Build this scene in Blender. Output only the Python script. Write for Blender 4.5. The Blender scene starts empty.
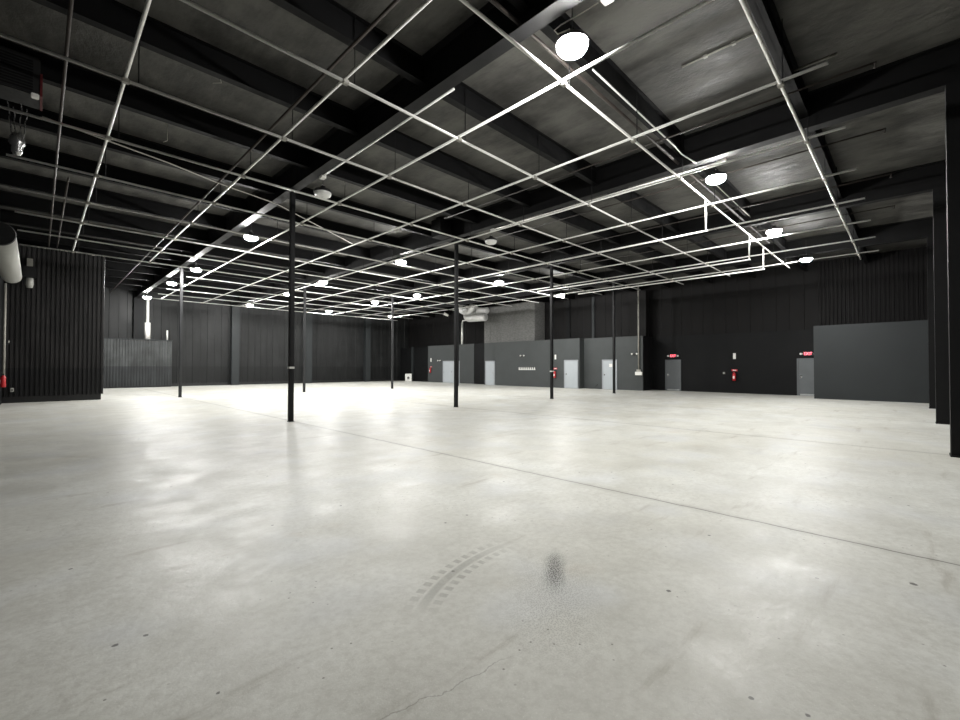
import bpy, bmesh, math, random
from mathutils import Vector, Matrix
random.seed(7)
C = bpy.context.scene.collection
PI = math.pi

# ---------------------------------------------------------------- helpers
def obj(name, bm, mat, parent=None, smooth=False):
    me = bpy.data.meshes.new(name)
    bm.normal_update(); bm.to_mesh(me); bm.free()
    if smooth:
        for p in me.polygons: p.use_smooth = True
    me.materials.append(mat)
    o = bpy.data.objects.new(name, me); C.objects.link(o)
    if parent:
        o.parent = parent
    return o

def tag(o, label, cat, group=None):
    o['label'] = label; o['category'] = cat
    if group: o['group'] = group
    return o

def thing(name, label, cat, loc=(0, 0, 0), rz=0.0, group=None):
    o = bpy.data.objects.new(name, None); C.objects.link(o)
    o.empty_display_size = 0.1
    o.location = loc; o.rotation_euler = (0, 0, rz)
    return tag(o, label, cat, group)

def struct(name, bm, mat, parent=None, label=None):
    o = obj(name, bm, mat, parent); o['kind'] = 'structure'
    if label: o['label'] = label
    return o

def copy_tree(src, parent=None):
    c = src.copy(); C.objects.link(c)
    if parent: c.parent = parent
    for ch in list(src.children): copy_tree(ch, c)
    return c

def NB(): return bmesh.new()

def box(bm, x0, x1, y0, y1, z0, z1, bev=0.0):
    r = bmesh.ops.create_cube(bm, size=1.0)
    for v in r['verts']:
        v.co = Vector((x0 + (v.co.x + .5) * (x1 - x0), y0 + (v.co.y + .5) * (y1 - y0), z0 + (v.co.z + .5) * (z1 - z0)))
    if bev > 0:
        es = list({e for v in r['verts'] for e in v.link_edges})
        bmesh.ops.bevel(bm, geom=es, offset=bev, segments=2, affect='EDGES', clamp_overlap=True)
    return bm

def bx(*a, **k): return box(NB(), *a, **k)

def tube(bm, pts, r, n=10, caps=True):
    """round bar through a list of points; r is a number or one radius per point"""
    pts = [Vector(p) for p in pts]
    rs = r if isinstance(r, (list, tuple)) else [r] * len(pts)
    rings = []; ref = None
    for i, p in enumerate(pts):
        if i == 0: d = pts[1] - p
        elif i == len(pts) - 1: d = p - pts[i - 1]
        else: d = (pts[i + 1] - p).normalized() + (p - pts[i - 1]).normalized()
        d.normalize()
        if ref is None:
            ref = Vector((0, 0, 1)) if abs(d.z) < .9 else Vector((1, 0, 0))
        u = ref - d * ref.dot(d); u.normalize(); ref = u
        v = d.cross(u)
        rings.append([bm.verts.new(p + (u * math.cos(t) + v * math.sin(t)) * rs[i]) for t in (2 * PI * k / n for k in range(n))])
    for a, b in zip(rings, rings[1:]):
        for k in range(n):
            bm.faces.new((a[k], a[(k + 1) % n], b[(k + 1) % n], b[k]))
    if caps:
        bm.faces.new(rings[0][::-1]); bm.faces.new(rings[-1])
    return bm

def lathe(bm, prof, n=24, cx=0, cy=0):
    """prof: list of (radius, z)"""
    rings = []
    for r, z in prof:
        if r < 1e-6: rings.append([bm.verts.new((cx, cy, z))])
        else: rings.append([bm.verts.new((cx + r * math.cos(2 * PI * k / n), cy + r * math.sin(2 * PI * k / n), z)) for k in range(n)])
    for a, b in zip(rings, rings[1:]):
        if len(a) == 1 and len(b) == 1: continue
        for k in range(n):
            k2 = (k + 1) % n
            if len(a) == 1: bm.faces.new((a[0], b[k2], b[k]))
            elif len(b) == 1: bm.faces.new((a[k], a[k2], b[0]))
            else: bm.faces.new((a[k], a[k2], b[k2], b[k]))
    bmesh.ops.recalc_face_normals(bm, faces=bm.faces)
    return bm

def ribbed(bm, axis, c, a0, a1, z0, z1, pitch, depth, thick, flat=.55):
    """corrugated sheet in plane axis=c spanning a0..a1; ribs stand out towards -axis; a solid of given thickness"""
    n = max(1, round((a1 - a0) / pitch)); p = (a1 - a0) / n
    prof = []
    for i in range(n):
        s = a0 + i * p
        e = (1 - flat) * .5 * p * .5
        prof += [(s, 0), (s + p * .5 * flat, 0), (s + p * .5 * flat + e, -depth), (s + p - e, -depth)]
    prof.append((a1, 0))
    def P(a, d, z): return (c + d, a, z) if axis == 'x' else (a, c + d, z)
    lo = [bm.verts.new(P(a, d, z0)) for a, d in prof]; hi = [bm.verts.new(P(a, d, z1)) for a, d in prof]
    for i in range(len(prof) - 1): bm.faces.new((lo[i], lo[i + 1], hi[i + 1], hi[i]))
    bl = [bm.verts.new(P(a, thick, z)) for a, z in ((a0, z0), (a1, z0), (a1, z1), (a0, z1))]
    bm.faces.new(bl[::-1])
    bm.faces.new([lo[0], hi[0], bl[3], bl[0]]); bm.faces.new([hi[-1], lo[-1], bl[1], bl[2]])
    bm.faces.new([bl[0], bl[1]] + lo[::-1]); bm.faces.new([bl[2], bl[3]] + hi)
    bmesh.ops.recalc_face_normals(bm, faces=bm.faces)
    return bm

ORD = ['first', 'second', 'third', 'fourth', 'fifth', 'sixth', 'seventh', 'eighth', 'ninth', 'tenth', 'eleventh', 'twelfth',
       'thirteenth', 'fourteenth', 'fifteenth', 'sixteenth', 'seventeenth', 'eighteenth']

# ---------------------------------------------------------------- materials
def lin(c):
    return tuple(((v / 255) / 12.92 if v / 255 <= .04045 else ((v / 255 + .055) / 1.055) ** 2.4) for v in c) + (1,)

class N:
    def __init__(s, m):
        s.t = m.node_tree; s.n = s.t.nodes; s.l = s.t.links
    def new(s, typ, **kw):
        nd = s.n.new(typ)
        for k, v in kw.items(): setattr(nd, k, v)
        return nd
    def put(s, sock, v):
        if hasattr(v, 'is_output') or isinstance(v, bpy.types.NodeSocket): s.l.new(v, sock)
        else: sock.default_value = v
    def math(s, op, a, b=0.0, c=None, clamp=False):
        nd = s.new('ShaderNodeMath', operation=op, use_clamp=clamp)
        s.put(nd.inputs[0], a); s.put(nd.inputs[1], b)
        if c is not None: s.put(nd.inputs[2], c)
        return nd.outputs[0]
    def ramp(s, v, a, b, ya=0.0, yb=1.0):
        nd = s.new('ShaderNodeMapRange'); nd.clamp = True; nd.interpolation_type = 'SMOOTHSTEP'
        s.put(nd.inputs[0], v)
        for i, q in enumerate((a, b, ya, yb)): s.put(nd.inputs[i + 1], q)
        return nd.outputs[0]
    def noise(s, vec, scale, detail=4, rough=.55):
        nd = s.new('ShaderNodeTexNoise'); s.l.new(vec, nd.inputs['Vector'])
        nd.inputs['Scale'].default_value = scale; nd.inputs['Detail'].default_value = detail; nd.inputs['Roughness'].default_value = rough
        return nd.outputs['Fac']
    def mix(s, f, a, b):
        nd = s.new('ShaderNodeMix', data_type='RGBA'); s.put(nd.inputs['Factor'], f)
        s.put(nd.inputs['A'], a); s.put(nd.inputs['B'], b)
        # RGBA sockets carry their own ids
        return nd.outputs['Result']
    def mixc(s, f, a, b):
        nd = s.new('ShaderNodeMix', data_type='RGBA')
        s.put(nd.inputs[0], f); s.put(nd.inputs[6], a); s.put(nd.inputs[7], b)
        return nd.outputs[2]
    def scaled(s, vec, sc):
        nd = s.new('ShaderNodeMapping'); s.l.new(vec, nd.inputs[0]); nd.inputs['Scale'].default_value = sc
        return nd.outputs[0]

def base_mat(name):
    m = bpy.data.materials.new(name); m.use_nodes = True
    b = m.node_tree.nodes['Principled BSDF']
    return m, N(m), b

def paint(name, rgb, rough=.5, metal=0.0, var=.18, scale=6.0, bump=0.0, bscale=40.0, spec=.5, stretch=(1, 1, 1)):
    m, n, b = base_mat(name)
    geo = n.new('ShaderNodeNewGeometry').outputs['Position']
    v = n.scaled(geo, stretch)
    f = n.noise(v, scale, 5, .6)
    c = lin(rgb)
    lo = tuple(x * (1 - var) for x in c[:3]) + (1,); hi = tuple(min(1, x * (1 + var)) for x in c[:3]) + (1,)
    n.put(b.inputs['Base Color'], n.mixc(n.ramp(f, .3, .7), lo, hi))
    n.put(b.inputs['Roughness'], n.ramp(f, .2, .8, max(.02, rough - .08), min(1, rough + .08)))
    b.inputs['Metallic'].default_value = metal
    b.inputs['Specular IOR Level'].default_value = spec
    if bump > 0:
        bn = n.new('ShaderNodeBump'); bn.inputs['Strength'].default_value = bump; bn.inputs['Distance'].default_value = .02
        n.put(bn.inputs['Height'], n.noise(v, bscale, 6, .6)); n.l.new(bn.outputs[0], b.inputs['Normal'])
    return m

def emit(name, rgb, strength):
    m, n, b = base_mat(name)
    b.inputs['Base Color'].default_value = (.8, .8, .8, 1)
    b.inputs['Emission Color'].default_value = rgb + (1,)
    b.inputs['Emission Strength'].default_value = strength
    return m

LAMP = 760.0
M = {}
M['lens'] = emit('lamp_lens_lit', (1.0, .99, .965), LAMP)
M['lens_off'] = paint('lamp_lens_unlit', (225, 225, 222), .3, var=.03)
M['exit'] = emit('exit_letters_red', (1.0, .03, .08), 5.0)
M['pipe'] = paint('bright_galvanised_pipe', (246, 245, 240), .34, metal=.3, var=.02, scale=9)
M['pipe_old'] = paint('dull_grey_conduit', (150, 148, 140), .45, var=.2, scale=5)
M['dark_pipe'] = paint('dark_sprinkler_pipe', (52, 46, 42), .5, var=.25, scale=4)
M['black_steel'] = paint('black_painted_steel', (10, 10, 11), .62, var=.15, scale=3, spec=.25)
M['purlin'] = paint('black_purlin_paint', (8, 8, 9), .7, var=.2, scale=3, spec=.2)
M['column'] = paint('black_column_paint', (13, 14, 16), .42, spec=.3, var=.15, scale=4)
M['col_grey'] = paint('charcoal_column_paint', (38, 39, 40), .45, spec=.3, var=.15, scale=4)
M['housing'] = paint('lamp_housing_black', (30, 30, 31), .4, var=.05)
M['white'] = paint('white_plastic', (232, 231, 226), .4, var=.03)
M['tape'] = paint('white_tape', (205, 205, 200), .6, var=.06)
M['red'] = paint('fire_red_paint', (176, 28, 34), .35, var=.08)
M['redsign'] = paint('red_sign_face', (205, 60, 72), .4, var=.05)
M['black'] = paint('black_plastic', (18, 18, 19), .45, var=.1)
M['chrome'] = paint('brushed_steel', (190, 190, 190), .28, metal=.9, var=.06)
M['charcoal_wall'] = paint('charcoal_wall_paint', (69, 72, 72), .6, spec=.25, var=.07, scale=1.2, bump=.04, bscale=30)
M['panel_wall'] = paint('slate_wall_paint', (44, 47, 48), .6, spec=.25, var=.08, scale=1.0, bump=.04, bscale=30)
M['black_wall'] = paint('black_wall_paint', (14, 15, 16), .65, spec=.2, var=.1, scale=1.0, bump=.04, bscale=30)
M['upper'] = paint('dark_brown_black_sheet', (18, 17, 17), .7, spec=.2, var=.25, scale=2.2, bump=.1, bscale=12, stretch=(1, 1, .35))
M['upper_grey'] = paint('grey_insulation_facing', (92, 92, 90), .6, var=.3, scale=5, bump=.2, bscale=5, stretch=(1, 1, 3))
M['door'] = paint('light_grey_door_paint', (172, 178, 182), .45, var=.03, scale=2)
M['door_frame'] = paint('pale_grey_door_frame', (150, 154, 158), .45, var=.03, scale=2)
M['door_dark'] = paint('slate_grey_door_paint', (92, 96, 98), .5, var=.06, scale=2)
M['sill'] = paint('pale_door_sweep', (170, 172, 172), .4, metal=.4, var=.1)
M['cable'] = paint('pale_cable_jacket', (190, 187, 178), .5, var=.1)
M['cap'] = paint('duct_cap_black', (12, 12, 13), .8, var=.1)
M['duct'] = paint('pale_grey_duct', (160, 160, 154), .5, var=.06, scale=5)
M['carton'] = paint('white_carton', (222, 222, 217), .6, var=.04)
M['mark'] = paint('dark_print', (70, 70, 70), .6, var=.1)
M['heater'] = paint('heater_black', (16, 16, 17), .6, var=.3, scale=10)
M['heater_red'] = paint('heater_red_band', (92, 26, 30), .5, var=.2, scale=8)

def two_tone(name, top, low, zsplit, pitch=None):
    """sheet metal painted in two tones with a straight paint line; faint vertical streaks of wear"""
    m, n, b = base_mat(name)
    geo = n.new('ShaderNodeNewGeometry').outputs['Position']
    sep = n.new('ShaderNodeSeparateXYZ'); n.l.new(geo, sep.inputs[0])
    st = n.noise(n.scaled(geo, (1, 1, .12)), 3.0, 5, .65)
    blot = n.noise(geo, 1.3, 5, .6)
    f = n.math('MULTIPLY', st, blot)
    a = n.mixc(n.ramp(f, .12, .42), lin(tuple(v * .8 for v in top)), lin(tuple(v * 1.18 for v in top)))
    c = n.mixc(n.ramp(f, .12, .42), lin(tuple(v * .85 for v in low)), lin(tuple(v * 1.15 for v in low)))
    n.put(b.inputs['Base Color'], n.mixc(n.ramp(sep.outputs['Z'], zsplit - .01, zsplit + .01), c, a))
    n.put(b.inputs['Roughness'], n.ramp(blot, .3, .7, .45, .62)); b.inputs['Specular IOR Level'].default_value = .25
    bn = n.new('ShaderNodeBump'); bn.inputs['Strength'].default_value = .15; bn.inputs['Distance'].default_value = .02
    n.put(bn.inputs['Height'], n.noise(geo, 18, 5, .6)); n.l.new(bn.outputs[0], b.inputs['Normal'])
    return m
M['far_wall'] = two_tone('two_tone_dark_sheet', (33, 34, 34), (25, 26, 26), 1.5)
M['block_wall'] = two_tone('two_tone_black_sheet', (33, 32, 32), (19, 19, 20), 1.42)
M['low_wall'] = two_tone('two_tone_grey_sheet', (64, 66, 66), (48, 50, 51), 1.5)

def roof_mat():
    """black vinyl-faced roof insulation, wrinkled and slightly shiny, with cloudy wear"""
    m, n, b = base_mat('black_roof_insulation')
    geo = n.new('ShaderNodeNewGeometry').outputs['Position']
    big = n.noise(geo, .55, 4, .6); mid = n.noise(n.scaled(geo, (2.2, .7, 1)), 1.6, 6, .65)
    f = n.math('ADD', n.math('MULTIPLY', big, .5), n.math('MULTIPLY', mid, .5))
    n.put(b.inputs['Base Color'], n.mixc(n.ramp(f, .36, .64), lin((53, 52, 50)), lin((98, 97, 93))))
    n.put(b.inputs['Roughness'], n.ramp(mid, .3, .7, .5, .75)); b.inputs['Specular IOR Level'].default_value = .3
    bn = n.new('ShaderNodeBump'); bn.inputs['Strength'].default_value = .7; bn.inputs['Distance'].default_value = .06
    h = n.math('ADD', n.noise(n.scaled(geo, (1.6, .8, 1)), 1.8, 5, .6), n.math('MULTIPLY', n.noise(geo, 30, 4, .6), .12))
    n.put(bn.inputs['Height'], h); n.l.new(bn.outputs[0], b.inputs['Normal'])
    return m
M['roof'] = roof_mat()

def foil_mat():
    m, n, b = base_mat('silver_foil')
    geo = n.new('ShaderNodeNewGeometry').outputs['Position']
    f = n.noise(geo, 7, 5, .6)
    n.put(b.inputs['Base Color'], n.mixc(f, lin((220, 220, 218)), lin((250, 250, 248))))
    b.inputs['Metallic'].default_value = .35
    b.inputs['Roughness'].default_value = .34
    bn = n.new('ShaderNodeBump'); bn.inputs['Strength'].default_value = .8; bn.inputs['Distance'].default_value = .05
    n.put(bn.inputs['Height'], f); n.l.new(bn.outputs[0], b.inputs['Normal'])
    return m
M['foil'] = foil_mat()

def floor_mat():
    m, n, b = base_mat('polished_concrete')
    geo = n.new('ShaderNodeNewGeometry').outputs['Position']
    sep = n.new('ShaderNodeSeparateXYZ'); n.l.new(geo, sep.inputs[0]); X, Y = sep.outputs['X'], sep.outputs['Y']
    big = n.noise(geo, .22, 4, .6)
    mid = n.noise(geo, 1.1, 7, .68)
    fine = n.noise(geo, 16, 6, .7)
    grain = n.noise(geo, 90, 3, .7)
    col = n.mixc(n.ramp(big, .3, .7), lin((193, 192, 183)), lin((212, 213, 208)))
    col = n.mixc(n.ramp(mid, .3, .66, .62, 0), col, lin((174, 173, 165)))
    col = n.mixc(n.ramp(fine, .3, .64, .42, 0), col, lin((160, 157, 148)))
    col = n.mixc(n.ramp(grain, .58, .74, 0, .4), col, lin((232, 231, 226)))
    # warm rusty patches
    rust = n.noise(n.scaled(geo, (1, 1, 1)), .8, 5, .6)
    col = n.mixc(n.ramp(rust, .6, .78, 0, .35), col, lin((176, 160, 140)))
    # dark pits and specks
    vo = n.new('ShaderNodeTexVoronoi', voronoi_dimensions='2D'); n.l.new(geo, vo.inputs['Vector']); vo.inputs['Scale'].default_value = 2.1
    big_sp = n.math('MULTIPLY', n.ramp(vo.outputs['Distance'], .02, .034, 1, 0), n.ramp(n.noise(geo, 1.7, 2), .57, .62))
    vo2 = n.new('ShaderNodeTexVoronoi', voronoi_dimensions='2D'); n.l.new(geo, vo2.inputs['Vector']); vo2.inputs['Scale'].default_value = 17
    sm_sp = n.math('MULTIPLY', n.ramp(vo2.outputs['Distance'], .07, .15, 1, 0), n.ramp(n.noise(geo, .9, 4), .62, .74))
    col = n.mixc(n.math('MULTIPLY', big_sp, .75), col, lin((70, 70, 66)))
    col = n.mixc(n.math('MULTIPLY', sm_sp, .4), col, lin((96, 95, 90)))
    vo3 = n.new('ShaderNodeTexVoronoi', voronoi_dimensions='2D'); n.l.new(geo, vo3.inputs['Vector']); vo3.inputs['Scale'].default_value = 5.5
    pit = n.math('MULTIPLY', n.ramp(vo3.outputs['Distance'], .022, .045, 1, 0), n.ramp(n.noise(geo, 1.1, 3), .54, .6))
    col = n.mixc(n.math('MULTIPLY', pit, .7), col, lin((92, 88, 80)))
    # smeared brown scuffs, drawn out across the bay
    sc_ = n.noise(n.scaled(geo, (.55, 3.2, 1)), 1.1, 6, .62)
    col = n.mixc(n.ramp(sc_, .58, .74, 0, .5), col, lin((128, 118, 104)))
    cool = n.noise(geo, .9, 2)
    col = n.mixc(n.ramp(cool, .5, .7, 0, .35), col, lin((190, 192, 194)))
    def line(val, c, w, soft):
        d = n.math('ABSOLUTE', n.math('SUBTRACT', val, c)); return n.ramp(d, w, w + soft, 1, 0)
    wob = n.math('MULTIPLY', n.math('SUBTRACT', n.noise(geo, 3.5, 5), .5), .05)
    Xw = n.math('ADD', X, wob)
    for c in (4.93, 11.02, 17.1, 23.2):                       # saw-cut control joints under the column lines
        col = n.mixc(n.math('MULTIPLY', line(Xw, c, .006, .012), .75), col, lin((92, 90, 84)))
        col = n.mixc(n.math('MULTIPLY', line(Xw, c, .0, .12), .18), col, lin((110, 108, 102)))
    # forklift tyre print: an arc with tread blocks
    dx = n.math('SUBTRACT', X, 2.64); dy = n.math('SUBTRACT', Y, .702)
    rr = n.math('SQRT', n.math('ADD', n.math('MULTIPLY', dx, dx), n.math('MULTIPLY', dy, dy)))
    an = n.math('ARCTAN2', dy, dx)
    amask = n.math('MULTIPLY', n.ramp(an, 1.35, 1.75), n.ramp(an, 1.98, 2.24, 1, 0))
    blocks = n.ramp(n.math('SINE', n.math('MULTIPLY', an, 115)), -.25, .15)
    side = n.math('MULTIPLY', n.math('ADD', line(rr, 1.675, .024, .01), line(rr, 1.835, .024, .01)), blocks)
    tyre = n.math('MULTIPLY', n.math('ADD', side, line(rr, 1.755, .022, .018)), amask)
    tyre = n.math('MULTIPLY', tyre, n.ramp(fine, .3, .6, .3, 1), clamp=True)
    col = n.mixc(n.math('MULTIPLY', tyre, .5), col, lin((118, 116, 108)))
    # oily spatter in a drawn-out streak
    ux = n.math('SUBTRACT', X, 2.72); uy = n.math('SUBTRACT', Y, 1.9)
    al = n.math('ADD', n.math('MULTIPLY', ux, .825), n.math('MULTIPLY', uy, .565))
    ac = n.math('SUBTRACT', n.math('MULTIPLY', uy, .825), n.math('MULTIPLY', ux, .565))
    core = n.math('MULTIPLY', line(al, 0, .05, .38), line(ac, 0, .0, .11))
    wide = n.math('MULTIPLY', line(al, -.4, .1, .8), line(ac, 0, .02, .42))
    vs = n.new('ShaderNodeTexVoronoi', voronoi_dimensions='2D'); n.l.new(geo, vs.inputs['Vector']); vs.inputs['Scale'].default_value = 75
    dots = n.ramp(vs.outputs['Distance'], .2, .42, 1, 0)
    st = n.math('ADD', n.math('MULTIPLY', core, n.math('ADD', n.math('MULTIPLY', dots, .6), .42)), n.math('MULTIPLY', n.math('MULTIPLY', wide, dots), .34), clamp=True)
    col = n.mixc(st, col, lin((58, 58, 54)))
    # hairline crack close to the camera
    cw = n.math('MULTIPLY', n.math('SUBTRACT', n.noise(geo, 5, 5), .5), .22)
    cr = line(n.math('ADD', n.math('ADD', Y, n.math('MULTIPLY', X, .18)), cw), 1.80, .001, .006)
    cr = n.math('MULTIPLY', cr, n.math('MULTIPLY', n.ramp(X, .9, 1.0), n.ramp(X, 1.6, 1.8, 1, 0)))
    col = n.mixc(n.math('MULTIPLY', cr, .4), col, lin((90, 88, 80)))
    # separate dark chips
    for (sx, sy, r) in ((.31, 3.06, .028), (.44, 3.05, .026), (.60, 2.28, .02), (2.29, .53, .022), (4.28, 0.0, .04), (2.99, 1.17, .03), (2.35, .33, .02)):
        d = n.new('ShaderNodeVectorMath', operation='DISTANCE'); n.l.new(geo, d.inputs[0]); d.inputs[1].default_value = (sx, sy, 0)
        dd = n.math('ADD', d.outputs['Value'], n.math('MULTIPLY', n.math('SUBTRACT', fine, .5), .03))
        col = n.mixc(n.ramp(dd, r * .4, r * .62, .8, 0), col, lin((66, 66, 62)))
    n.put(b.inputs['Base Color'], col)
    ro = n.math('ADD', n.ramp(n.noise(n.scaled(geo, (1, 1, 1)), 1.9, 7, .7), .34, .66, .33, .5), n.ramp(fine, .3, .7, -.05, .07))
    n.put(b.inputs['Roughness'], ro)
    b.inputs['Specular IOR Level'].default_value = .15
    bn = n.new('ShaderNodeBump'); bn.inputs['Strength'].default_value = .3; bn.inputs['Distance'].default_value = .02
    n.put(bn.inputs['Height'], n.math('ADD', n.math('MULTIPLY', n.noise(n.scaled(geo, (1, 1.6, 1)), 7, 5, .65), .5), n.math('MULTIPLY', fine, .3)))
    n.l.new(bn.outputs[0], b.inputs['Normal'])
    return m
M['floor'] = floor_mat()

# ---------------------------------------------------------------- dimensions (camera stands at x=0 y=0)
XL, XB, YR, YF, ZR = -1.0, 28.6, -1.15, 39.3, 7.05
RAF = [4.87, 10.96, 17.05, 23.13]
ZRAF, ZPUR = 6.33, 6.6
ZG, SP = 5.95, 2.4008
PA = [1.406 + SP * k for k in range(15)]
PB = [0.90 + SP * j for j in range(10)]

# ---------------------------------------------------------------- setting
struct('floor', bx(XL - .3, XB + .3, YR - .3, YF + .3, -.2, 0), M['floor'])
struct('ceiling', bx(XL - .3, XB + .3, YR - .3, YF + .3, ZR, ZR + .2), M['roof'])
struct('wall_left', bx(XL - .2, XL, YR, YF, 0, ZR), M['black_wall'])
struct('wall_right', ribbed(NB(), 'x', 0, XL, XB, 0, ZR, .3, .03, .15), M['upper'])
o = bpy.data.objects['wall_right']; o.rotation_euler = (0, 0, -PI / 2); o.location = (0, YR, 0)
# ^ sheet faces -x before turning; turned to face +y
o.rotation_euler = (0, 0, 0); bpy.data.objects.remove(o)
def wall_right():
    bm = ribbed(NB(), 'y', 0, XL, XB, 0, ZR, .3, .03, .15)
    for v in bm.verts: v.co.y = YR - v.co.y
    bmesh.ops.reverse_faces(bm, faces=bm.faces)
    return bm
struct('wall_right', wall_right(), M['upper'])
struct('wall_front', ribbed(NB(), 'y', YF, XL, XB, 0, ZR, 1.0, .025, .2, .9), M['far_wall'])
bm = ribbed(NB(), 'x', XB, 3.4, 12.2, 0, ZR, 1.22, .02, .2, .94)
ribbed(bm, 'x', XB, YR, 3.4, 0, ZR, .16, .035, .2, .5)
ribbed(bm, 'x', XB, 12.2, YF, 0, ZR, 1.22, .02, .2, .94)
struct('wall_back', bm, M['upper'])
# lower black lining of the back wall, between the corner room and the offices
struct('trim_1', bx(28.48, XB - .025, 3.2, 12.2, 0, 3.5), M['black_wall'])

# office fronts along the back, all 3.5 m high
struct('wall_office_left', bx(27.2, 28.4, 27.4, 34.1, 0, 3.55), M['charcoal_wall'])
struct('wall_office_center', bx(26.4, 28.4, 16.35, 25.55, 0, 3.5), M['charcoal_wall'])
struct('wall_office_right', bx(27.0, 28.4, 12.12, 16.35, 0, 3.5), M['charcoal_wall'])
struct('wall_corridor', bx(27.0, 28.4, 25.55, 27.4, 0, 3.55), M['black_wall'])
struct('wall_recess', bx(27.5, 28.4, 34.1, 39.25, 0, 3.5), M['black_wall'])
struct('trim_2', bx(27.38, 27.5, 36.85, 37.1, 0, 3.55), M['panel_wall'])
struct('wall_corner', bx(26.3, 28.45, YR + .02, 3.33, 0, 3.5), M['panel_wall'])
struct('trim_shade', bx(27.0, 28.4, 12.085, 12.12, 0, 3.5), M['black_wall'])  # added black sheet: shade on the right office's side, put in as colour
# sheeted upper storey above the offices
bm = ribbed(NB(), 'x', 26.65, 20.45, 25.8, 3.5, 6.55, 1.22, .02, 1.9, .94)
struct('wall_upper_left', bm, M['upper_grey'])
bm = ribbed(NB(), 'x', 27.9, 12.3, 20.4, 3.5, 6.55, 1.22, .02, .5, .94)
struct('wall_upper_right', bm, M['upper'])
struct('trim_3', bx(27.78, 27.88, 18.05, 18.35, 3.5, 6.5), M['black_wall'])
struct('trim_4', bx(27.78, 27.88, 16.0, 16.2, 3.5, 6.5), M['panel_wall'])
# tall ribbed block at the far left, on a recessed base
bm = ribbed(NB(), 'y', 26.0, XL, 2.09, .26, 6.55, .148, .045, .5, .5)
box(bm, XL, 2.09, 26.45, YF - .05, .26, 6.55)
struct('wall_block', bm, M['block_wall'])
struct('baseboard_block', bx(XL, 2.02, 26.04, YF - .05, 0, .26), M['black'])
# low sheeted room beside it
bm = ribbed(NB(), 'y', 38.72, 2.1, 6.93, .1, 3.37, .16, .025, .3, .6)
struct('wall_low', bm, M['low_wall'])
struct('trim_5', bx(2.1, 6.96, 38.66, 39.2, 3.37, 3.43), M['panel_wall'])
struct('baseboard_low', bx(2.1, 6.9, 38.75, 39.2, 0, .1), M['black'])
struct('baseboard_front', bx(6.95, 27.4, YF - .06, YF - .03, 0, .22), M['black'])
# eave strut visible over the low room
struct('trim_6', bx(2.1, 4.7, 39.05, 39.2, 6.9, 7.0), M['pipe_old'])

# wall columns along the far side
for k, x in enumerate((4.75, 10.99, 17.05, 23.1)):
    bm = bx(x - .05, x + .5, 38.82, YF - .03, 0, 6.9)
    o = obj('wall_column', bm, M['panel_wall'] if k else M['black_wall'])
    tag(o, ['black boxed wall column rising behind the low ribbed room',
            'charcoal boxed wall column right of the thin round far-left column',
            'charcoal boxed wall column just behind the second far row column',
            'charcoal boxed wall column on far wall, nearest the white carton'][k], 'column', 'boxed columns on the far wall')

# ---------------------------------------------------------------- roof frame
def ibeam(bm, x, y0, y1, z0, z1, w, tw=.012, tf=.018):
    box(bm, x - w / 2, x + w / 2, y0, y1, z0, z0 + tf)
    box(bm, x - w / 2, x + w / 2, y0, y1, z1 - tf, z1)
    box(bm, x - tw / 2, x + tw / 2, y0, y1, z0 + tf, z1 - tf)
for k, x in enumerate(RAF):
    root = thing('roof_rafter', 'deep black steel rafter across the roof, ' + ['first from the left wall', 'second from the left wall',
                 'third from the left wall', 'nearest the back wall'][k], 'rafter', (x, 0, 0), 0, 'black steel roof rafters')
    bm = NB(); box(bm, -.006, .006, YR + .02, YF - .06, ZRAF + .02, ZR - .02); obj('web', bm, M['black_steel'], root)
    obj('flange', bx(-.12, .12, YR + .02, YF - .06, ZRAF, ZRAF + .02), M['black_steel'], root)
    obj('flange', bx(-.12, .12, YR + .02, YF - .06, ZR - .02, ZR), M['black_steel'], root)

PUR = [8.61 + 2.37 * k for k in range(-3, 13)]
edges = [XL] + RAF + [XB]
BAY = ['in the left wall bay', 'in the second bay', 'in the middle bay', 'in the fourth bay', 'in the back wall bay']
pur_mesh = {}
for b in range(5):
    x0 = edges[b] + (.012 if b else 0); x1 = edges[b + 1] - (.012 if b < 4 else .03)
    L = x1 - x0
    bm = NB()
    box(bm, 0, L, -.008, .008, ZPUR, ZR - .001)
    box(bm, 0, L, -.075, .075, ZPUR, ZPUR + .016)
    box(bm, 0, L, -.075, .075, ZR - .018, ZR - .001)
    src = obj('roof_purlin', bm, M['purlin'])
    for i, y in enumerate(PUR):
        o = src if i == 0 else src.copy()
        if i: C.objects.link(o)
        o.location = (x0, y, 0)
        tag(o, 'black roof purlin, %s from the right wall, %s' % (ORD[i], BAY[b]), 'purlin', 'black roof purlins')
# purlin over the right wall bay close to the camera is the first of each row

# ---------------------------------------------------------------- columns
def round_col(x, y, mat, label, band=None, grp='slim columns of the hall'):
    root = thing('steel_column', label, 'column', (x, y, 0), 0, grp)
    bm = NB(); box(bm, -.062, .062, -.062, .062, 0, ZRAF - .015, .012); obj('post', bm, mat, root)
    obj('cap_plate', bx(-.11, .11, -.11, .11, ZRAF - .015, ZRAF), M['black_steel'], root)
    obj('base_plate', bx(-.075, .075, -.075, .075, 0, .012), M['black_steel'], root)
    if band:
        o = obj('tape_band', bx(-.066, .066, -.066, .066, band, band + .055), M['tape'], root); o['label'] = 'white tape band'
    return root
round_col(4.87, 12.07, M['column'], 'black square steel column nearest the camera, with a thin white tape band', 1.44)
round_col(10.96, 12.07, M['column'], 'black column before the double door, second of the near row')
round_col(17.05, 12.07, M['column'], 'black column beside a red extinguisher, third of the near row, with tape', 1.27)
round_col(23.13, 12.07, M['column'], 'black column before the restroom door, last of the near row')
round_col(4.87, 25.27, M['col_grey'], 'slim charcoal column at far left, before the low ribbed room')
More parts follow.
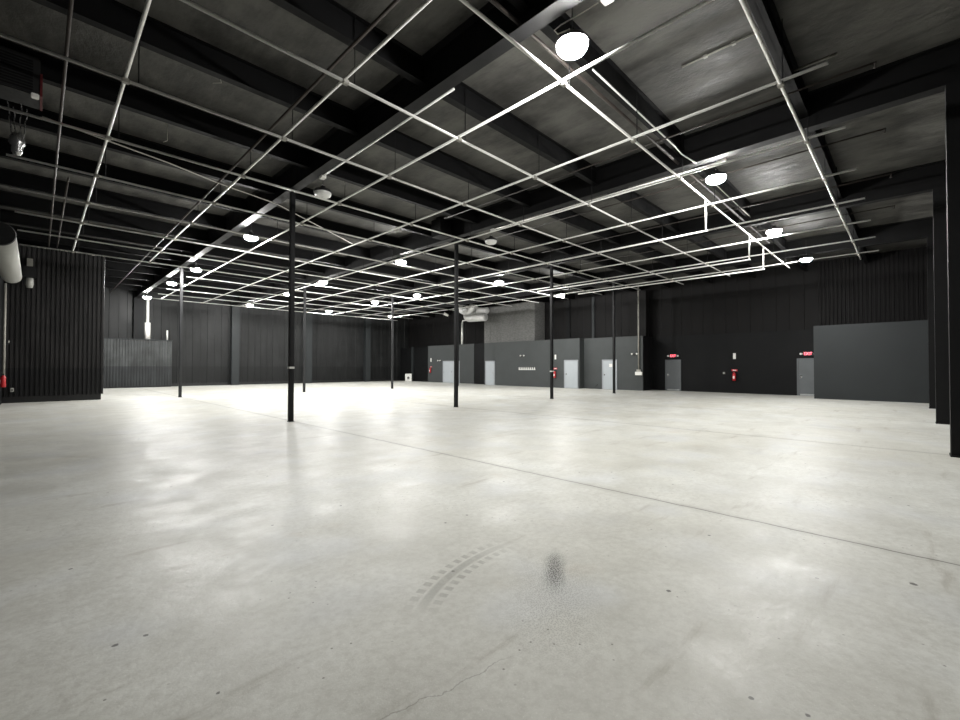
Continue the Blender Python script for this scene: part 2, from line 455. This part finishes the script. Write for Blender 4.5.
round_col(10.96, 25.27, M['col_grey'], 'slim charcoal far row column just right of the nearest black column')
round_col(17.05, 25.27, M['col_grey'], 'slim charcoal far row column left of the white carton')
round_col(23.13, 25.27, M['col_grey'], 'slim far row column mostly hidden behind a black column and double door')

for k, x in enumerate(RAF[1:]):
    root = thing('wall_column', 'tall black steel frame column on the right wall, ' + ['nearest the camera', 'second from the camera', 'farthest from the camera'][k],
                 'column', (x, 0, 0), 0, 'frame columns on the right wall')
    obj('flange', bx(-.13, .13, -.50, -.47, 0, ZRAF), M['black_steel'], root)
    obj('web', bx(-.012, .012, YR + .06, -.50, 0, ZRAF), M['black_steel'], root)
    obj('flange', bx(-.13, .13, YR + .035, YR + .06, 0, ZRAF), M['black_steel'], root)
    obj('base_plate', bx(-.17, .17, -.95, -.46, 0, .025), M['black_steel'], root)
    obj('cover', bx(-.13, -.115, YR + .06, -.50, .025, ZRAF), M['black_steel'], root)

# ---------------------------------------------------------------- suspended pipe grid
RP = .025
clamp_bm = NB(); box(clamp_bm, -.05, .05, -.042, .042, -.042, .029, .01)
clamp_src = None; rod_src = None
BEG_B = .82
def first_b(x):
    return 0
for i, y in enumerate(PA):
    z = ZG - RP
    x0 = -.52 if i <= 9 else 5.1
    x1 = 23.55 if i < 3 else 24.2
    lab = 'white grid pipe running toward the back wall, ' + ('nearest the right wall' if i == 0 else '%s out from the right wall' % ORD[i])
    root = thing('grid_pipe', lab, 'pipe', (0, y, z), 0, 'long white pipes of the hung grid')
    bm = tube(NB(), [(x0, 0, 0), (x1, 0, 0)], RP, 10); obj('tube', bm, M['pipe'], root, True)
    for j, x in enumerate(PB):
        if x < x0 or (j < 2 and i > 9): continue
        if clamp_src is None:
            clamp_src = obj('clamp', clamp_bm, M['pipe_old'], root); c = clamp_src
            r_bm = tube(NB(), [(0, 0, RP), (0, 0, ZR - z)], .009, 6); rod_src = obj('hanger_rod', r_bm, M['black_steel'], root); r = rod_src
        else:
            c = clamp_src.copy(); C.objects.link(c); c.parent = root
            r = rod_src.copy(); C.objects.link(r); r.parent = root
        c.location = (x, 0, 0); r.location = (x + .16, 0, 0)
for j, x in enumerate(PB):
    y1 = PA[9] + .03 if j < 2 else PA[14] + .25
    lab = 'white grid cross pipe running toward the far wall, ' + ('nearest the left wall' if j == 0 else '%s from the left wall' % ORD[j])
    bm = tube(NB(), [(x, BEG_B, ZG + RP), (x, y1, ZG + RP)], RP, 10)
    o = obj('grid_cross_pipe', bm, M['pipe'], None, True)
    tag(o, lab, 'pipe', 'cross pipes of the hung grid')
# three lower pipes hung on short drops
for k, (x, y) in enumerate(((12.32, PA[1]), (16.65, PA[1]), (18.62, PA[1]))):
    root = thing('drop_pipe', ['white pipe hung on a drop below the grid, nearest the big lamp', 'white dropped pipe below the grid, between the other two',
                               'white dropped pipe below the grid, closest to the back wall'][k], 'pipe', (x, y, 0), 0, 'dropped pipes under the grid')
    obj('drop', tube(NB(), [(0, 0, ZG - 2 * RP), (0, 0, ZG - .86)], .022, 8), M['pipe'], root, True)
    obj('tube', tube(NB(), [(0, -.04, ZG - .86), (0, 9.8 - k, ZG - .86)], .022, 8), M['pipe'], root, True)

# ---------------------------------------------------------------- high bay lamps
def make_lamp(lit):
    root = bpy.data.objects.new('high_bay_lamp', None); C.objects.link(root); root.empty_display_size = .1
    hs = obj('housing', lathe(NB(), [(0, .17), (.07, .17), (.075, .10), (.21, .07), (.235, .03), (.235, 0), (.215, 0)], 28), M['housing'], root, False)
    bm = NB(); lathe(bm, [(.215, .001), (.212, -.04), (.19, -.08), (.14, -.11), (.07, -.125), (0, -.13)], 28)
    obj('lens', bm, M['lens'] if lit else M['lens_off'], root, True)
    obj('cord', tube(NB(), [(0, 0, .21), (0, 0, .95)], .008, 6), M['black'], root)
    obj('hook', tube(NB(), [(-.03, 0, .17), (-.03, 0, .205), (0, 0, .225), (.03, 0, .205), (.03, 0, .17)], .006, 6), M['chrome'], hs)
    return root
lamp_on = make_lamp(True); lamp_off = make_lamp(False)
LAMPS = [(5.31, 3.40, 1, 'big glaring lit high bay lamp at the top of the picture, nearest the camera'),
         (11.53, 3.33, 1, 'lit round high bay lamp below a bent conduit, second in the right row'),
         (17.40, 3.24, 1, 'lit round high bay lamp between pipe ends, third in the right row'),
         (22.85, 3.12, 1, 'lit round high bay lamp closest to the corner room, last in the right row'),
         (5.25, 11.04, 0, 'unlit black high bay lamp hanging near the nearest column top'),
         (11.58, 10.88, 0, 'unlit black high bay lamp right of the second column top'),
         (5.27, 16.64, 1, 'lit high bay lamp just left of the nearest column, beside the rafter'),
         (11.15, 15.90, 1, 'lit bright high bay lamp left of the second near row column'),
         (17.5, 15.84, 1, 'lit high bay lamp between the second and third near row columns'),
         (23.44, 15.87, 1, 'small lit high bay lamp right of the third near row column'),
         (5.2, 23.99, 1, 'lit high bay lamp right of the far-left slim column top'),
         (10.84, 22.71, 1, 'lit high bay lamp right of the nearest column, above the far row column'),
         (17.03, 22.49, 1, 'lit high bay lamp left of the second near column, low under the grid'),
         (5.15, 28.98, 1, 'lit high bay lamp left of the far-left slim column top'),
         (11.09, 28.07, 1, 'lit high bay lamp half hidden behind the nearest column'),
         (16.8, 27.08, 1, 'lit high bay lamp left of the far row column before the carton'),
         (5.04, 36.04, 1, 'leftmost lit high bay lamp, above the white standing pipe'),
         (11.1, 35.16, 1, 'lit high bay lamp above the first boxed far wall column'),
         (16.87, 34.22, 1, 'lit high bay lamp above the second boxed far wall column'),
         (22.46, 33.53, 1, 'tiny lit high bay lamp at the slim column top left of the carton')]
u1 = u0 = False
for x, y, lit, lab in LAMPS:
    if lit:
        o = lamp_on if not u1 else copy_tree(lamp_on); u1 = True
    else:
        o = lamp_off if not u0 else copy_tree(lamp_off); u0 = True
    o.location = (x, y, 6.1)
    tag(o, lab, 'lamp', 'high bay lamps')

# ---------------------------------------------------------------- conduits, sprinkler pipes, cables under the roof
def pipe_thing(name, pts, r, mat, label, cat, group=None, n=8):
    return tag(obj(name, tube(NB(), pts, r, n), mat, None, True), label, cat, group)
pipe_thing('sprinkler_pipe', [(2.0, 4.0, 6.48), (20.5, 4.0, 6.48)], .03, M['dark_pipe'], 'dark sprinkler pipe running past the big glaring lamp', 'pipe')
pipe_thing('sprinkler_pipe', [(3.37, 1.2, 6.48), (3.37, 38.3, 6.48)], .028, M['dark_pipe'], 'dark rusty sprinkler pipe between the first two cross pipes', 'pipe')
pipe_thing('sprinkler_pipe', [(.26, 1.0, 6.5), (.26, 25.6, 6.5)], .026, M['dark_pipe'], 'dark mottled sprinkler pipe beside the heater, longest at far left', 'pipe')
pipe_thing('sprinkler_pipe', [(.51, 15.9, 6.5), (.51, 25.6, 6.5)], .024, M['dark_pipe'], 'short dark sprinkler pipe at far left, ending before the block', 'pipe')
for k, (x, y0, y1) in enumerate(((9.62, .35, 11.2), (12.45, .32, 11.5), (15.5, .3, 11.5), (18.6, .3, 11.5))):
    root = thing('sprinkler_branch', 'thin dark sprinkler branch pipe over the right side, %s from the camera' % ORD[k], 'pipe', (x, 0, 6.52), 0, 'thin sprinkler branches')
    obj('tube', tube(NB(), [(0, y0, 0), (0, y1, 0)], .017, 8), M['dark_pipe'], root, True)
    obj('sprinkler_head', lathe(NB(), [(0, -.09), (.03, -.085), (.012, -.07), (.012, -.02), (.02, .0), (0, .02)], 10, 0, y0 + .02), M['dark_pipe'], root, True)
    obj('coupling', tube(NB(), [(0, 3.9, 0), (0, 4.1, 0)], .026, 8), M['dark_pipe'], root, True)
pipe_thing('conduit', [(9.84, .87, 7.03), (9.84, 1.50, 7.03)], .02, M['pipe_old'], 'short grey conduit piece above the right pipe ends', 'conduit')
root = thing('conduit', 'dull grey conduit with two clips on the roof near the top right', 'conduit', (8.28, 0, 7.034))
obj('tube', tube(NB(), [(0, 1.7, 0), (0, 2.95, 0)], .016, 8), M['pipe_old'], root, True)
for y in (2.1, 2.55): obj('clip', bx(-.03, .03, y - .03, y + .03, -.025, .016), M['pipe_old'], root)
root = thing('conduit', 'white conduit under the first rafter ending in a junction box', 'conduit', (5.02, 0, ZRAF - .0))
obj('tube', tube(NB(), [(0, 5.6, 0), (0, 10.5, 0)], .02, 8), M['pipe'], root, True)
obj('junction_box', bx(-.06, .06, 10.5, 10.66, -.06, .02), M['white'], root)
root = thing('conduit', 'white conduit under the second rafter, feeding the unlit lamp', 'conduit', (11.15, 0, ZRAF - .024))
obj('tube', tube(NB(), [(0, 3.2, 0), (0, 10.3, 0)], .02, 8), M['pipe'], root, True)
obj('junction_box', bx(-.06, .06, 10.3, 10.45, -.06, .02), M['white'], root)
obj('end_fitting', bx(-.035, .035, 3.0, 3.2, -.035, .03), M['white'], root)
pipe_thing('conduit', [(6.6, 3.82, 6.583), (10.3, 3.82, 6.583), (10.55, 3.78, 6.5), (10.72, 3.66, 6.4), (10.86, 3.55, 6.31)], .016, M['pipe'], 'thin white bent conduit between the big lamp and the next', 'conduit')
pipe_thing('conduit', [(12.9, 3.82, 6.586), (16.9, 3.82, 6.586)], .013, M['pipe_old'], 'thin grey conduit between the second and third right lamps', 'conduit')
root = thing('lamp_cable', 'white cable looping from a roof junction box to the big lamp', 'cable', (5.3, 3.4, 0))
obj('junction_box', bx(-.05, .09, -.62, -.47, 6.42, 6.5, .01), M['white'], root)
obj('cord', tube(NB(), [(0, -.42, 6.46), (-.02, -.1, 6.45), (-.12, .1, 6.38), (-.14, .2, 6.34), (-.06, .2, 6.33), (.0, .03, 6.345)], .009, 6), M['cable'], root, True)
pipe_thing('cable', [(.0, 11.85, 6.3), (2.13, 12.4, 6.29), (3.22, 12.8, 6.28), (4.88, 13.25, 6.29), (6.1, 14.0, 6.3), (8.6, 15.5, 6.3)], .014, M['cable'],
           'pale cable slanting across the pipes from the heater to past the column', 'cable')
for k, (x, y) in enumerate(((2.9, 10.1), (4.35, 11.9))):
    pass
# short loose wires hanging off the roof
pipe_thing('loose_wire', [(2.2, 8.9, 7.06), (2.32, 9.02, 6.74), (2.2, 9.1, 6.72)], .008, M['cable'], 'short loose pale wire hanging from roof between left purlins, upper one', 'wire')
pipe_thing('loose_wire', [(2.0, 12.0, 7.06), (2.02, 12.05, 6.66), (1.95, 12.1, 6.62)], .008, M['cable'], 'short loose pale wire hanging from roof, lower left one', 'wire')

root = thing('ceiling_unit', 'black metal box fixed beside the rafter above the second near column', 'box', (10.55, 12.47, 6.34))
obj('casing', bx(-.26, .26, -.27, .27, 0, .62, .012), M['purlin'], root)
for sx in (-.2, .2): obj('hanger', bx(sx - .02, sx + .02, -.02, .02, .62, ZR - 6.34), M['purlin'], root)

# ---------------------------------------------------------------- left side equipment
root = thing('unit_heater', 'black hanging heater with a red end band high at the left wall', 'heater', (0, 0, 0))
bm = bx(-.9, -.03, 10.75, 11.35, 6.2, 6.86, .02); obj('casing', bm, M['heater'], root)
o = obj('end_band', bx(-.03, .0, 10.75, 11.35, 6.2, 6.60), M['heater_red'], root); o['label'] = 'dark red end band'
bm = NB()
for k in range(11): box(bm, -.84, -.12, 10.735, 10.75, 6.25 + k * .05, 6.275 + k * .05)
obj('louver', bm, M['black_steel'], root)
for x in (-.8, -.15): obj('hanger_rod', tube(NB(), [(x, 11.05, 6.86), (x, 11.05, ZR)], .01, 6), M['black_steel'], root)
obj('gas_fitting', bx(-.14, -.04, 10.68, 10.78, 6.13, 6.2, .01), M['white'], root)
root = thing('hanging_fixture', 'silver bell shaped fixture hung on chains below the heater', 'fixture', (-.31, 11.4, -.12))
obj('bell', lathe(NB(), [(0, 5.80), (.06, 5.80), (.10, 5.72), (.11, 5.62), (.07, 5.55), (.075, 5.47), (.05, 5.42), (0, 5.41)], 16), M['chrome'], root, True)
for a in range(4):
    dx, dy = .13 * math.cos(a * PI / 2 + .4), .13 * math.sin(a * PI / 2 + .4)
    obj('chain', tube(NB(), [(dx * .6, dy * .6, 5.74)] + [(dx * (.6 + .1 * k) + (.008 if k % 2 else -.008), dy * (.6 + .1 * k), 5.74 + .143 * k) for k in range(1, 5)], .008, 6), M['chrome'], root)
root = thing('spiral_duct', 'pale grey round duct with black end cap along the left wall', 'duct', (-.66, 0, 4.55))
obj('shell', tube(NB(), [(0, 14.9, 0), (0, 18, 0), (0, 21.6, 0)], [.27, .262, .25], 28), M['duct'], root, True)
obj('end_cap', tube(NB(), [(0, 14.84, 0), (0, 14.9, 0)], [.26, .275], 28), M['cap'], root)
for y in (16.5, 20.5): obj('bracket', bx(-.325, -.2, y - .03, y + .03, -.05, .05), M['black_steel'], root)
root = thing('floodlight', 'black wall floodlight with pale lens high on the ribbed block', 'light', (-.28, 25.952, 0))
obj('bracket', bx(-.09, .09, -.10, 0, 5.6, 5.95, .01), M['pipe_old'], root)
obj('head', bx(-.2, .2, -.42, -.08, 5.12, 5.58, .03), M['black'], root)
obj('lens', lathe(NB(), [(0, 5.12), (.11, 5.12), (.13, 4.9), (.09, 4.72), (0, 4.70)], 16, 0, -.25), M['duct'], root, True)
pipe_thing('conduit', [(-.92, 24.9, .9), (-.92, 24.9, 4.7)], .04, M['pipe_old'], 'grey vertical conduit on the left wall under the duct', 'conduit')
root = thing('fire_extinguisher', 'red extinguisher on the left wall at the picture edge', 'extinguisher', (-.86, 23.0, .75))
def ext_parts(root, s=1.0):
    obj('cylinder', lathe(NB(), [(0, 0), (.07 * s, 0), (.075 * s, .03), (.075 * s, .34 * s), (.05 * s, .4 * s), (.022 * s, .42 * s), (0, .42 * s)], 16), M['red'], root, True)
    vl = obj('valve', bx(-.03, .03, -.06, .05, .42 * s, .48 * s, .005), M['black'], root)
    o = obj('label_plate', bx(-.079 * s, -.072 * s, -.045, .045, .12, .27), M['white'], root); o['label'] = 'white label'
    obj('hose', tube(NB(), [(0, .05, .44 * s), (-.01, .12, .38 * s), (-.01, .1, .1 * s)], .01, 6), M['black'], vl)
    obj('bracket', bx(.07 * s, .1, -.03, .03, .12, .3), M['black_steel'], root)
ext_parts(root)
root = thing('wall_control', 'small grey control box on the left wall above the extinguisher', 'control', (-.95, 25.7, 2.35))
obj('box', bx(0, .12, -.1, .1, 0, .2, .01), M['black'], root); obj('cover', bx(.12, .14, -.06, .06, .08, .17), M['white'], root)
root = thing('outlet', 'small pale outlet low on the ribbed block', 'outlet', (-.72, 25.955, .45))
obj('plate', bx(-.05, .05, -.04, 0, 0, .16, .008), M['duct'], root); obj('socket', bx(-.02, .02, -.046, -.04, .05, .11), M['black'], root)
# pipes standing on the low ribbed room
root = thing('standing_pipe', 'thick white pipe standing on top of the low ribbed room', 'pipe', (5.5, 38.95, 3.43))
obj('sleeve', tube(NB(), [(0, 0, 0), (0, 0, 1.2)], .17, 14), M['pipe'], root, True)
obj('riser', tube(NB(), [(0, 0, 1.2), (0, 0, 3.1)], .09, 12), M['pipe'], root, True)
pipe_thing('standing_pipe', [(6.67, 38.95, 3.43), (6.67, 38.95, 4.15)], .05, M['pipe'], 'short thin white pipe standing at the low room end', 'pipe')

# ---------------------------------------------------------------- back wall: doors
def door(num, x, y0, y1, h, leafmat, framemat, leaves=1, glass=False, knob_left=True):
    root = bpy.data.objects.new('door_%d' % num, None); C.objects.link(root); root['kind'] = 'structure'
    root.location = (x, 0, 0); root.empty_display_size = .1
    fw = .075
    bm = NB()
    box(bm, -.05, 0, y0, y0 + fw, 0, h); box(bm, -.05, 0, y1 - fw, y1, 0, h); box(bm, -.05, 0, y0 + fw, y1 - fw, h - fw, h)
    a = obj('door_frame', bm, framemat, root); a['kind'] = 'structure'
    W = (y1 - y0 - 2 * fw) / leaves
    for k in range(leaves):
        ya = y0 + fw + k * W + .006; yb = ya + W - .012
        lf = obj('door_leaf', bx(-.03, 0, ya, yb, .012, h - fw - .006), leafmat, root); lf['kind'] = 'structure'
        yk = (yb - .09) if knob_left else (ya + .09)
        hd = NB(); box(hd, -.045, -.03, yk - .035, yk + .035, .93, 1.07)
        tube(hd, [(-.045, yk, 1.0), (-.09, yk, 1.0), (-.09, yk + (-.1 if knob_left else .1), 1.0)], .012, 8)
        d = obj('door_handle', hd, M['chrome'], lf); d['kind'] = 'structure'
    return root
d1 = door(1, 27.2, 29.45, 31.8, 2.06, M['door'], M['door_frame'], 2)
d2 = door(2, 26.4, 24.3, 25.4, 2.0, M['door'], M['door_frame'], 1, knob_left=False)
d3 = door(3, 26.4, 16.45, 17.6, 2.0, M['door'], M['door_frame'])
d4 = door(4, 27.0, 13.85, 14.95, 2.0, M['door'], M['door_frame'])
d5 = door(5, 28.48, 10.3, 11.28, 1.98, M['door_dark'], M['door_dark'])
d6 = door(6, 28.48, 3.36, 4.33, 1.98, M['door_dark'], M['door_dark'])
for d, ya, yb in ((d5, 10.4, 11.15), (d6, 3.45, 4.2)):
    o = obj('door_sweep', bx(-.045, -.031, ya, yb, .02, .10), M['sill'], d); o['kind'] = 'structure'
# small round sign on the fourth door
tag(obj('restroom_sign', bx(26.95, 26.968, 14.2, 14.42, 1.5, 1.72, .005), M['white']), 'small white sign on the grey door behind the last near column', 'sign')
bpy.data.objects['restroom_sign'].location.x = 0

# exit signs
def text_mesh(name, txt, size, mat, parent, ext=.006):
    cu = bpy.data.curves.new(name + '_curve', 'FONT'); cu.body = txt; cu.size = size; cu.extrude = ext; cu.align_x = 'CENTER'; cu.align_y = 'CENTER'
    tmp = bpy.data.objects.new(name + '_tmp', cu); C.objects.link(tmp)
    bpy.context.view_layer.update()
    me = bpy.data.meshes.new_from_object(tmp.evaluated_get(bpy.context.evaluated_depsgraph_get()))
    bpy.data.objects.remove(tmp)
    me.materials.clear(); me.materials.append(mat)
    o = bpy.data.objects.new(name, me); C.objects.link(o); o.parent = parent
    return o
for k, (y, z) in enumerate(((10.78, 2.16), (3.84, 2.16))):
    root = thing('exit_sign', ['red glowing exit sign with two lamp heads above the left slate door', 'red glowing exit sign above the slate door beside the corner room'][k],
                 'sign', (28.48, y, z), 0, 'exit signs')
    obj('housing', bx(-.06, 0, -.22, .22, -.06, .17, .008), M['black'], root)
    t = text_mesh('letters', 'EXIT', .21, M['exit'], root)
    t.matrix_local = Matrix(((0, 0, -1, -.062), (-1, 0, 0, 0), (0, 1, 0, .055), (0, 0, 0, 1)))
    t.scale = (.82, 1, 1); t['label'] = 'glowing red letters'
    for s in (-1, 1):
        bm = NB(); tube(bm, [(-.02, s * .30, .055), (-.11, s * .30, .055)], [.05, .06], 12); box(bm, -.03, 0, s * .22 if s > 0 else -.30, .30 if s > 0 else s * .22, .03, .08)
        obj('lamp_head', bm, M['white'], root, True)

# emergency twin lights
for k, (x, y, z, lab) in enumerate(((26.4, 21.38, 2.28, 'small twin head emergency light above the row of white hooks'),
                                    (27.0, 12.62, 2.26, 'small twin head emergency light left of the vertical conduit'),
                                    (27.2, 32.3, 2.0, 'tiny pale emergency light left of the double door'))):
    root = thing('emergency_light', lab, 'light', (x, y, z), 0, 'emergency lights')
    obj('housing', bx(-.07, 0, -.14, .14, 0, .11, .01), M['black'], root)
    for s in (-1, 1):
        obj('lamp_head', tube(NB(), [(-.05, s * .15, .1), (-.14, s * .17, .085)], [.045, .06], 12), M['white'], root, True)

# extinguisher stations
def station(x, y, za, zr, ze, names):
    a, b_, c = names
    root = thing('notice_plate', a, 'sign', (x, y, za), 0, 'white vertical plates'); obj('plate', bx(-.02, 0, -.07, .07, 0, .34, .004), M['white'], root)
    if zr: 
        root = thing('extinguisher_sign', b_, 'sign', (x, y, zr), 0, 'extinguisher signs'); pl = obj('plate', bx(-.016, 0, -.15, .15, 0, .11, .004), M['redsign'], root)
        obj('caption', bx(-.02, -.016, -.09, .09, .035, .075), M['white'], pl)
    root = thing('fire_extinguisher', c, 'extinguisher', (x - .1, y, ze), 0, 'fire extinguishers')
    ext_parts(root, 1.15)
station(26.4, 18.36, 2.05, 1.33, .72, ('white upright plate on the wall right of the third column', 'red extinguisher sign right of the third near row column',
        'red extinguisher on charcoal wall beside the third near row column'))
station(27.2, 33.62, 2.0, 1.43, .92, ('white upright plate at the left end of the office wall', 'small pale red extinguisher sign left of the double door',
        'red extinguisher on the wall left of the double door'))
station(28.48, 7.3, 1.98, 1.27, .72, ('white upright plate on the black wall between the exit doors', 'red extinguisher sign on the black wall',
        'red extinguisher with white label on the black wall'))
root = thing('thermostat', 'small grey switch plate left of the black wall extinguisher', 'switch', (28.48, 7.86, 1.1))
obj('plate', bx(-.02, 0, -.06, .06, 0, .12, .004), M['pipe_old'], root); obj('toggle', bx(-.03, -.02, -.012, .012, .045, .075), M['white'], root)

# row of white hooks
root = thing('hook_rail', 'row of nine small white hooks on the charcoal office wall', 'hook rail', (26.4, 20.98, 1.26))
obj('rail', bx(-.02, 0, -.82, .82, .02, .06), M['white'], root)
for k in range(9):
    y = -.74 + k * .185
    bm = NB(); box(bm, -.05, -.02, y - .05, y + .05, .0, .17, .012); lathe(bm, [(.035, .165), (.03, .19), (0, .235)], 10, -.035, y)
    obj('hook', bm, M['white'], root)

# vertical conduit with switch box
root = thing('conduit', 'tall grey vertical conduit with pale box beside the black wall', 'conduit', (26.93, 12.36, 0))
obj('tube', tube(NB(), [(0, 0, 1.2), (0, 0, 6.9)], .045, 10), M['pipe_old'], root, True)
obj('switch_box', bx(-.06, .06, -.22, .22, .98, 1.2, .01), M['white'], root)
obj('fitting', bx(-.05, .06, -.13, .13, 1.2, 1.36, .01), M['pipe_old'], root)

# small clutter at the foot of the right office wall
pipe_thing('floor_hose', [(26.85, 16.0, .03), (26.7, 15.8, .05), (26.75, 15.5, .03), (26.8, 15.3, .2), (26.9, 15.25, .32)], .025, M['black'], 'black hose lying at the wall foot beside the grey door', 'hose')

# white carton in the far corner
root = thing('carton', 'white carton with a dark printed mark standing by the far corner', 'box', (26.95, 36.95, 0), -PI / 4)
obj('body', bx(-.33, .33, -.25, .25, 0, .78, .01), M['carton'], root)
bm = NB(); tube(bm, [(0, -.256, .36), (0, -.25, .36)], .13, 20); box(bm, -.13, .13, -.256, -.25, .12, .16)
obj('mark', bm, M['mark'], root)

# flexible silver ducts at the back corner
def curve_pts(pts, n=6):
    out = []; P = [Vector(p) for p in pts]
    for i in range(len(P) - 1):
        p0, p1, p2, p3 = P[max(i - 1, 0)], P[i], P[i + 1], P[min(i + 2, len(P) - 1)]
        for k in range(n):
            t = k / n
            out.append(.5 * ((2 * p1) + (p2 - p0) * t + (2 * p0 - 5 * p1 + 4 * p2 - p3) * t * t + (3 * p1 - p0 - 3 * p2 + p3) * t ** 3))
    out.append(P[-1]); return out
def flex(pts, r, label):
    cp = curve_pts(pts, 10); fine = []
    for a, b in zip(cp, cp[1:]): fine += [a, (a + b) / 2]
    fine.append(cp[-1])
    rr = [r * (1 + (.06 if i % 2 else -.04)) for i in range(len(fine))]
    root = thing('flexible_duct', label, 'duct', (0, 0, 0), 0, 'silver flexible ducts')
    obj('shell', tube(NB(), fine, rr, 16), M['foil'], root, True)
    for q in (pts[1], pts[-2]): obj('strap', tube(NB(), [(q[0], q[1], q[2] + r), (q[0], q[1], ZR - .012)], .012, 6), M['black_steel'], root)
flex([(25.7, 24.75, 5.58), (25.7, 25.9, 5.62), (25.7, 26.75, 5.68), (25.7, 26.9, 6.0), (25.7, 26.4, 6.42), (25.7, 26.0, 6.68)], .32, 'lower silver flexible duct lying crosswise above the corridor')
flex([(26.3, 25.1, 6.2), (26.3, 25.9, 6.25), (26.35, 26.6, 6.3), (26.35, 27.3, 6.5), (26.35, 28.0, 6.75)], .26, 'upper silver flexible duct behind the lower one')
flex([(25.05, 27.05, 6.95), (25.05, 27.2, 6.7), (25.05, 27.0, 6.35), (25.05, 26.5, 6.1)], .27, 'silver flexible duct dropping from the roof beside the column')
root = thing('drain_pipe', 'white upright pipe beside the second near column, above the office', 'pipe', (27.35, 29.3, 0))
obj('riser', tube(NB(), [(0, 0, 3.55), (0, 0, 5.55)], .1, 12), M['pipe'], root, True)
obj('elbow', tube(NB(), curve_pts([(0, 0, 5.55), (0, -.06, 5.68), (0, -.3, 5.73), (0, -1.9, 5.78)], 5), .06, 10), M['pipe'], root, True)
root = thing('spotlight', 'small white spotlight left of the silver ducts', 'light', (26.3, 30.1, 6.25))
obj('head', tube(NB(), [(-.25, .25, .12), (.0, -.05, -.08)], [.13, .10], 14), M['white'], root, True)
obj('bracket', tube(NB(), [(0, -.05, -.05), (0, -.2, .1), (0, -.2, ZR - 6.25)], .02, 8), M['black_steel'], root)

# ---------------------------------------------------------------- world, camera, view
w = bpy.data.worlds.new('hall_air'); bpy.context.scene.world = w; w.use_nodes = True
w.node_tree.nodes['Background'].inputs[0].default_value = (0, 0, 0, 1)
cam = bpy.data.cameras.new('camera'); co = bpy.data.objects.new('camera', cam); C.objects.link(co)
cam.sensor_fit = 'HORIZONTAL'; cam.sensor_width = 36.0; cam.lens = 436.46 / 960 * 36.0
cam.clip_start = .05; cam.clip_end = 200
yaw, pit, rol = -0.791911, 0.015685, -0.00164
R = Matrix.Rotation(yaw, 3, 'Z') @ Matrix.Rotation(pit, 3, 'X') @ Matrix.Rotation(rol, 3, 'Y')
right, fwd, up = R.col[0], R.col[1], R.col[2]
mw = Matrix((( right.x, up.x, -fwd.x, 0), (right.y, up.y, -fwd.y, 0), (right.z, up.z, -fwd.z, 1.5), (0, 0, 0, 1)))
co.matrix_world = mw
sc = bpy.context.scene
sc.camera = co
sc.view_settings.view_transform = 'Standard'; sc.view_settings.look = 'None'
sc.view_settings.exposure = 0.0; sc.view_settings.gamma = 1.0; sc.view_settings.use_curve_mapping = False
sc.cycles.max_bounces = 10; sc.cycles.diffuse_bounces = 6; sc.cycles.glossy_bounces = 4
sc.cycles.use_denoising = True
sc.cycles.sample_clamp_indirect = 8
